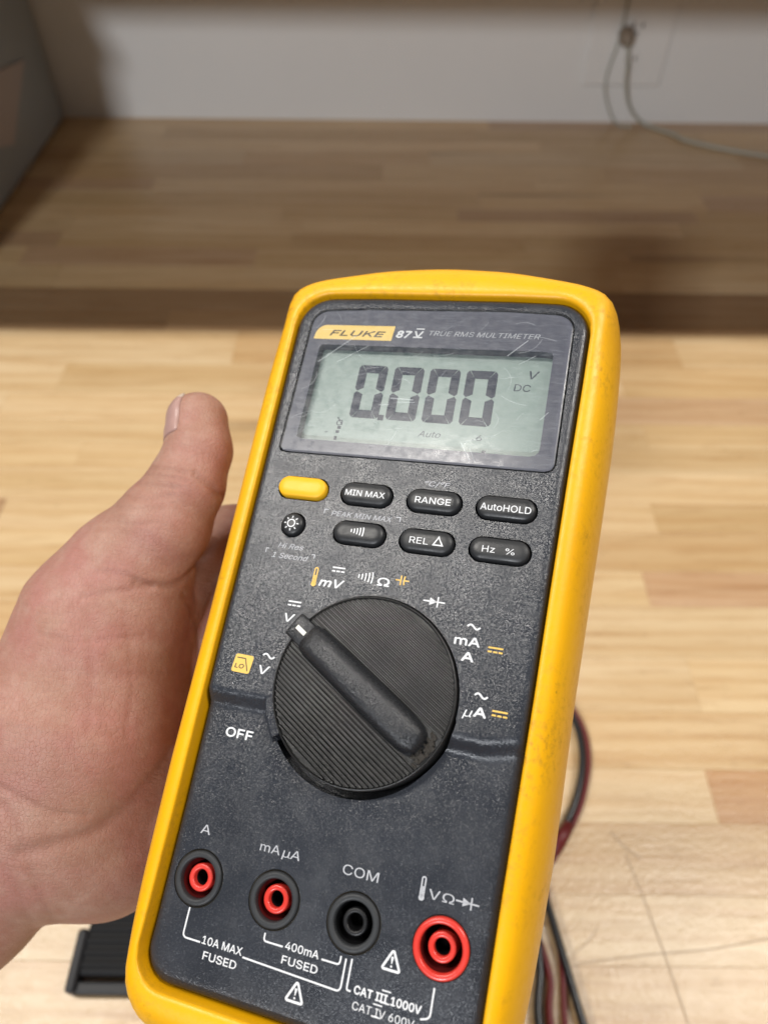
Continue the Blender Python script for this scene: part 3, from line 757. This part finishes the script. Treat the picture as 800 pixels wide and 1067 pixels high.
txt('V', -25.3, -.2, 2.9, 2.9, M_white, shear=.1, bold=.01); tilde(-24.9, 2.9, 3.2, M_white)
txt('V', -22.0, 13.6, 2.8, 2.9, M_white, shear=.1, bold=.01); dcbars(-21.5, 16.9, 3.5, M_white)
txt('OFF', -28.9, -16.1, 7.2, 3.0, M_white, bold=.018)
txt('A', -31.2, -38.8, 2.6, 2.9, M_wdim); txt('mA', -14.2, -39.2, 5.0, 2.7, M_wdim); txt('µA', -8.9, -39.3, 4.4, 2.7, M_wdim, shear=.1)
txt('COM', 8.0, -39.3, 8.4, 2.9, M_wdim); thermo(22.2, -39.5, 4.7, M_wdim); txt('V', 24.9, -39.7, 2.5, 2.7, M_wdim); txt('Ω', 28.0, -39.7, 2.6, 2.6, M_wdim); diode(32.1, -40.0, 5.0, M_wdim, .32)
for P in ([(-30.3, -55.9), (-30.3, -62.0), (-25.7, -62.0)], [(-14.9, -62.3), (8.4, -62.9), (8.4, -56.6)], [(-10.9, -56.4), (-10.9, -58.0), (-6.2, -58.0)], [(3.0, -58.1), (7.2, -58.1), (7.2, -56.4)], [(9.7, -56.3), (9.7, -62.2), (10.7, -62.2)], [(28.0, -57.0), (28.0, -62.6), (26.1, -63.2)]):
    ink([strip_geo(sub(fil(P, min(1.1, .45*min(math.dist(P[0], P[1]), math.dist(P[1], P[2]))))), .36)], M_white, 'bracket_line')
txt('10A MAX', -20.3, -61.0, 10.0, 2.25, M_white, bold=.006); txt('FUSED', -20.1, -63.9, 8.3, 2.25, M_white, bold=.006)
txt('400mA', -1.7, -57.2, 7.9, 2.2, M_white, bold=.006); txt('FUSED', -1.6, -60.0, 8.4, 2.2, M_white, bold=.006)
warn(-1.2, -65.7, 4.0, M_white); warn(18.3, -54.6, 4.0, M_white)
txt('CAT III 1000V', 18.7, -61.3, 14.6, 2.15, M_white, bold=.014)
for bx, by in ((18.3, -61.3), (16.9, -64.2)):
    for sy_ in (-1, 1): ink([strip_geo([(bx-1.0, by+sy_*1.1), (bx+1.0, by+sy_*1.1)], .26)], M_white, 'numeral_bar', dz=.06)
txt('CAT IV 600V', 18.3, -64.2, 13.4, 2.15, M_white, bold=.0)

# ---- rotary dial: z = 1.5 at the ridged face
ZT = 1.5; BA = R_(-31.8); bd_ = np.array([math.cos(BA), math.sin(BA)]); bn = np.array([-bd_[1], bd_[0]])
v, f = lathe(DC[0], DC[1], [(DR, -8.5), (DR, ZT-.35), (DR-.2, ZT-.1), (DR-.4, ZT-.02), (DR-.7, ZT-.72), (.05, ZT-.72)], 120, True, True)
dial = link('rotary_dial', mesh(v, f, MM), M_dial, meter)
parts = []; pitch = .98
k = -22
while k <= 22:
    o_ = k*pitch
    if abs(o_) < DR-1.0:
        hl = math.sqrt((DR-.75)**2-o_*o_)
        segs = [(-hl, hl)]
        if abs(o_) < 4.0: segs = [(-hl, -17.5)] if hl > 18 else []
        for a0, a1 in segs:
            sec = [(-.33, -.75), (-.15, .08), (.15, .08), (.33, -.75)]
            R0 = []
            for s_ in (a0, a1): R0.append([tuple(DC+bd_*s_+bn*(o_+p_))+(ZT+z_,) for p_, z_ in sec])
            parts.append(loft(R0))
    k += 1
v, f = join_geo(parts); rd = link('ridges', mesh(v, f, MM), M_dial, dial); rd['kind'] = 'stuff'
# grip: rounded bar with a flared foot
rings = []
sec_n = 17
def grip_sec(s, half, top):
    out = []
    for i in range(sec_n):
        a = -1+2*i/(sec_n-1)
        off = a*half; z = ZT-.45+top*max(0, 1-abs(a)**3.8)**.75
        out.append(tuple(DC+bd_*s+bn*off)+(z-.3,))
    return out
for s, hf, tp in ((-19.4, 3.6, 1.8), (-18.8, 4.0, 2.8), (-16.5, 4.3, 3.8), (-12, 4.4, 4.3), (-5, 4.45, 4.5), (2, 4.5, 4.6), (8, 4.5, 4.5), (12.5, 4.45, 4.3), (15.0, 4.3, 4.2), (17.0, 3.9, 3.9), (18.2, 3.2, 3.4), (18.9, 2.3, 2.6), (19.2, 1.2, 1.3)):
    rings.append(grip_sec(s, hf, tp))
V = [p for r in rings for p in r]; F = []
for a in range(len(rings)-1):
    for i in range(sec_n-1): F.append((a*sec_n+i, a*sec_n+i+1, (a+1)*sec_n+i+1, (a+1)*sec_n+i))
F += [tuple(range(sec_n)), tuple((len(rings)-1)*sec_n+i for i in range(sec_n))]
gr = link('grip_bar', mesh(V, F, MM), M_grip, dial, True)
# scooped foot along both sides of the grip
def local_box(s0, s1, o0, o1, z0, z1, bev):
    v, f = box(s0, s1, o0, o1, z0, z1, bev)
    return [tuple(DC+bd_*a+bn*b1)+(c,) for a, b1, c in v], f
v, f = local_box(-24.2, -18.6, -3.2, 3.2, ZT-1.2, ZT+1.3, .6); pt = link('pointer', mesh(v, f, MM), M_grip, dial, True)
v, f = local_box(-22.6, -19.6, -.55, .55, ZT+1.29, ZT+1.36, 0); link('pointer_mark', mesh(v, f, MM), simple('pointer_white', (.72, .70, .62), .5), pt)
rg_ = random.Random(5); ps = []
for _ in range(60):
    s = rg_.uniform(19.0, 21.3); o_ = rg_.uniform(-4.0, 4.0)
    if math.hypot(s, o_) > DR-1.2: continue
    w1, w2, h = rg_.uniform(.25, .6), rg_.uniform(.2, .5), rg_.uniform(.02, .22)
    ps.append(local_box(s-w1, s+w1, o_-w2, o_+w2, ZT-.4, ZT-.3+h, .12))
v, f = join_geo(ps); gm = link('packed_grime', mesh(v, f, MM), M_grime, dial, True); gm['kind'] = 'stuff'

# ---- input jacks
for i, x in enumerate(JX):
    red = i == 3
    # groove ring + collar with a well
    v, f = lathe(x, JY, [(6.24, ZL-1.2), (6.24, ZL-.25), (6.05, ZL-.28), (5.9, ZL-.5)], 56); j = link('jack_socket', mesh(v, f, MM), M_groove, meter, True)
    j['label'] = ['jack with a red insert below the letter A, at the left edge', 'jack with a red insert below the milliamp marking', 'all black jack below COM', 'jack with a wide red collar at the right edge'][i]
    ro, ri = (6.0, 4.55) if red else (5.9, 4.3)
    top = ZL+(.95 if red else .55)
    v, f = lathe(x, JY, [(ro, ZL-1.2), (ro, top-.5), (ro-.15, top-.15), (ro-.5, top), (ri+.45, top), (ri+.12, top-.15), (ri, top-.6), (ri-.1, -12)], 56, False, True)
    link('collar', mesh(v, f, MM), M_red if red else M_collar, j, True)
    v, f = lathe(x, JY, [(ri-.06, top-1.4), (ri-.16, -11.8), (.1, -11.8)], 48, False, False)
    link('well_lining', mesh(v, f, MM), M_black if i == 2 else M_dred, j, True)
    tt = ZL-1.0 if i != 2 else ZL-1.2
    r1, r0 = (3.05, 1.75) if i != 2 else (2.9, 1.7)
    v, f = lathe(x, JY, [(r1, -11.7), (r1, tt-.4), (r1-.12, tt-.1), (r1-.4, tt), (r0+.35, tt), (r0+.08, tt-.12), (r0, tt-.5), (r0, -11)], 44)
    link('insulator_tube', mesh(v, f, MM), M_black if i == 2 else M_red, j, True)
    v, f = lathe(x, JY, [(r0-.02, tt-1.6), (r0-.05, -10.9), (.05, -10.9)], 30); link('contact', mesh(v, f, MM), M_black, j, True)

# ------------------------------------------------------------------ the hand (same millimetre frame)
person = thing('person', 'left hand holding the multimeter from behind, palm to the camera and thumb up', 'person', MW)
HAND = [([(-75.4, 72.5, -16, 9.3, 1.0), (-72.9, 62.8, -17, 10.0, 1.0), (-74.2, 51.3, -18, 11.5, 1.0), (-80.1, 38.6, -21, 14.4, 1.0), (-89.9, 25.2, -26, 18.6, 1.0), (-97.1, 7.8, -30, 23.2, 1.0)], 1), ([(-98.1, 7.0, -34, 22.9, 1.0), (-101.5, -20.7, -38, 32.3, 0.8), (-108.9, -39.7, -42, 32.0, 0.8)], 14), ([(-110.4, -40.0, -44, 32.0, 0.85), (-138.1, -77.0, -52, 33.8, 0.8), (-170.3, -116.3, -60, 35.8, 0.8)], 16), ([(-93.1, -58.5, -58, 23.6, 1.0), (-81.0, -33.5, -66, 19.5, 1.0)], 12), ([(-87.5, -58.7, -58, 19.1, 1.0), (-86.4, -49.7, -58, 15.6, 1.0)], 6), ([(-101.2, -25.0, -60, 25.0, 1.0), (-69.6, 21.6, -66, 19.2, 1.0)], 6), ([(-93.1, 9.0, -56, 15.4, 1.0), (-82.3, 28.9, -60, 11.7, 1.0)], 3), ([(-87.4, 14.1, -60, 13.6, 1.0), (-79.6, 46.6, -62, 12.7, 1.0), (-47.2, 57.6, -62, 11.7, 1.0), (-21.5, 55.3, -62, 10.3, 1.0), (-7.7, 42.2, -58, 8.9, 1.0)], 5), ([(-77.7, -7.5, -62, 14.5, 1.0), (-57.7, 23.0, -64, 12.4, 1.0), (-17.9, 35.7, -64, 11.1, 1.0), (4.2, 28.3, -60, 9.3, 1.0)], 4), ([(-74.5, -29.2, -62, 14.1, 1.0), (-48.2, 1.2, -64, 11.7, 1.0), (-12.6, 10.5, -64, 10.4, 1.0), (5.2, 5.5, -60, 9.0, 1.0)], 4), ([(-72.4, -46.8, -62, 13.1, 1.0), (-47.6, -23.8, -62, 10.0, 1.0), (-18.9, -18.1, -62, 8.8, 1.0), (-4.5, -21.0, -58, 7.6, 1.0)], 4)]
CREASES = [([(-81.5, 40.2, 0), (-73.5, 39.5, 1), (-65.3, 41.2, 1)], 0.7, 0.22), ([(-83.4, 36.4, 0), (-74.8, 36.1, 1), (-66.6, 37.6, 1)], 0.7, 0.18), ([(-86.0, 32.0, 0), (-77.0, 31.5, 1), (-68.7, 32.8, 1)], 0.7, 0.15), ([(-78.4, 44.4, 0), (-70.2, 43.6, 1), (-63.7, 44.0, 1)], 0.6, 0.3), ([(-83.6, -11.0, 0), (-68.0, -9.8, 1), (-52.0, -5.8, 1)], 1.2, 0.16), ([(-80.6, 5.2, 0), (-72.4, -9.2, 1), (-68.3, -23.2, 1)], 1.2, 0.14), ([(-68.8, 7.0, 0), (-60.7, -7.2, 1), (-56.7, -23.4, 1)], 1.2, 0.14), ([(-86.5, -26.6, 0), (-68.1, -25.1, 1), (-53.0, -19.4, 1)], 1.3, 0.15), ([(-101.6, -44.1, -15), (-87.7, -47.8, -20), (-79.5, -47.2, -26)], 1.2, 0.3), ([(-60.6, 49.1, 0), (-53.6, 45.1, 1), (-52.1, 44.5, -6)], 1.0, 0.6), ([(-85.2, 52.9, -10), (-71.2, 49.6, 0), (-62.5, 48.8, 1)], 0.7, 0.4), ([(-85.1, 50.7, -10), (-70.4, 47.3, 0), (-62.0, 46.1, 2)], 0.6, 0.3), ([(-59.6, 34.5, -18), (-63.5, 20.9, -14), (-70.9, 17.6, -12), (-74.0, 17.2, -8)], 1.3, 0.7), ([(-69.5, 17.3, -10), (-78.3, 13.3, -6), (-88.7, 10.4, -6)], 1.0, 0.35), ([(-70.1, 17.2, -10), (-76.9, 18.3, -6), (-86.7, 18.1, -6)], 0.9, 0.28), ([(-69.8, -28.9, -45), (-73.4, -41.4, -38), (-77.6, -51.1, -30), (-85.8, -56.3, -26), (-95.5, -60.9, -24)], 2.6, 0.65), ([(-98.0, -48.4, -15), (-88.5, -61.4, -20), (-86.0, -69.9, -26), (-85.1, -79.5, -38)], 1.4, 0.3), ([(-102.6, -59.7, -20), (-92.5, -67.4, -22), (-89.1, -75.8, -28), (-91.6, -85.7, -40)], 1.6, 0.22), ([(-98.5, -2.3, -6), (-77.9, -1.4, -2), (-65.2, 3.0, -6)], 0.9, 0.2), ([(-65.9, 17.8, -20), (-57.8, 7.5, -20), (-53.0, -8.0, -22)], 0.7, 0.5)]
VX = .7
lo_ = np.array([-130., -120, -100]); hi_ = np.array([60., 95, 22])
def rcone(P, a, b1, r1, r2, zs=1.0):
    a = np.array(a, np.float32); b1 = np.array(b1, np.float32)
    ab = b1-a; q = P-a; q2 = q.copy(); h = np.clip((q@ab)/max(ab@ab, 1e-6), 0, 1)
    d = q-h[..., None]*ab
    if zs != 1: d = d*np.array([1, 1, 1/zs], np.float32)
    return np.sqrt((d*d).sum(-1))-(r1+(r2-r1)*h)
def smin(a, b1, k):
    h = np.clip(.5+.5*(b1-a)/k, 0, 1); return b1+(a-b1)*h-k*h*(1-h)
def sdf(P):
    P = P.astype(np.float32); D = None
    for chain, k in HAND:
        E = None
        for (a, b1) in zip(chain[:-1], chain[1:]):
            zs = a[4] if len(a) > 4 else 1.0
            e = rcone(P, a[:3], b1[:3], a[3], b1[3], zs)
            E = e if E is None else smin(E, e, 3.0)
        D = E if D is None else smin(D, E, k)
    return D
CAML = np.array([51.95, -12.74, 170.3])
def snap(p):
    p = np.array(p, float); d = p-CAML; d /= np.linalg.norm(d); o = p-d*90; t = 0.
    for _ in range(60):
        s_ = float(sdf((o+d*t)[None])[0]); t += s_*.9
        if abs(s_) < .02 or t > 180: break
    return o+d*t if t < 180 else p
def crease_cut(P, D, tint=None):
    for pts, r, dep in CREASES:
        d = None
        pts = [snap(p) for p in spline(pts, 5)]
        for a, b1 in zip(pts[:-1], pts[1:]):
            e = rcone(P, a, b1, 0, 0); d = e if d is None else np.minimum(d, e)
        g = np.exp(-(d/r)**2)
        D = D+dep*g
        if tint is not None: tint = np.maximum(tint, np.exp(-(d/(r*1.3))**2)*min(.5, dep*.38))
    return D, tint
nx = ((hi_-lo_)/VX).astype(int)
gx = [lo_[i]+VX*np.arange(nx[i]) for i in range(3)]
Dg = np.empty(tuple(nx), np.float32)
for i0 in range(0, nx[0], 32):
    Xg, Yg, Zg = np.meshgrid(gx[0][i0:i0+32], gx[1], gx[2], indexing='ij')
    Dg[i0:i0+32] = sdf(np.stack([Xg, Yg, Zg], -1))
import openvdb
g = openvdb.FloatGrid(background=3.0); g.copyFromArray(np.clip(Dg, -3, 3).astype(np.float32), tolerance=0.0)
pts_, quads_ = g.convertToQuads(isovalue=0.0)
pts_ = pts_.astype(float)*VX+lo_
# fine creases pushed into the surface along its normal
eps = .5
def grad(P):
    return np.stack([(sdf(P+np.eye(3)[i]*eps)-sdf(P-np.eye(3)[i]*eps)) for i in range(3)], -1)
G = grad(pts_); G /= np.linalg.norm(G, axis=1)[:, None]+1e-9
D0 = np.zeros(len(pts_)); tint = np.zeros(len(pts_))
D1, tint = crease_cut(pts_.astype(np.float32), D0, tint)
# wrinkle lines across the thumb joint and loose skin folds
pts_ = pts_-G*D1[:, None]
me = bpy.data.meshes.new('hand'); me.from_pydata((pts_*MM).tolist(), [], quads_.tolist()); me.update()
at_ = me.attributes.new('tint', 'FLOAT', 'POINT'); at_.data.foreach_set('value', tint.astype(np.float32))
bm = bmesh.new(); bm.from_mesh(me); bmesh.ops.recalc_face_normals(bm, faces=bm.faces); bm.to_mesh(me); bm.free()
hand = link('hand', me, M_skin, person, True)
# thumbnail: marched onto the thumb surface
A0, A1 = [np.array(p) for p in [(-74.6, 66.0, -17), (-77.8, 79.2, -16)]]
ax = (A1-A0); ln = np.linalg.norm(ax); ax /= ln
toc = np.array([52., -13, 170])-A0; toc -= ax*(toc@ax); toc /= np.linalg.norm(toc)
left = np.cross(ax, toc)
if left[0] > 0: left = -left
NAV, NF = [], []; nu, nv = 22, 20
def march(o, d):
    t = 0.
    for _ in range(40):
        s = float(sdf((o+d*t)[None])[0]); t += -s*.9
        if abs(s) < .01: break
    return t
def nailpt(u, v, off):
    half = R_(52)*(1-.10*max(0, (u-.6)/.4)**2)
    a = R_(86)+v*half
    d = toc*math.cos(a)+left*math.sin(a)
    sft = 1.4*(1-v*v)
    uu = u*ln + (sft if u > .5 else -sft*.5)*abs(u-.5)*2
    o = A0+ax*uu
    return o+d*(march(o, d)+off)
for i in range(nu):
    u = i/(nu-1)
    for j in range(nv):
        v = -1+2*j/(nv-1)
        e = min(1, (1-abs(v))*5, u*5)
        NAV.append(nailpt(u, v, -.25+.6*e))
for i in range(nu-1):
    for j in range(nv-1): NF.append((i*nv+j, i*nv+j+1, (i+1)*nv+j+1, (i+1)*nv+j))
nme = bpy.data.meshes.new('nail'); nme.from_pydata([tuple(p*MM) for p in NAV], [], NF)
nme.materials.append(M_nail); nme.materials.append(M_nailtip)
for p in nme.polygons:
    if p.index//(nv-1) >= nu-4: p.material_index = 1
no = link('thumbnail', nme, None, hand, True)
so = no.modifiers.new('s', 'SOLIDIFY'); so.thickness = .0005; so.offset = -1
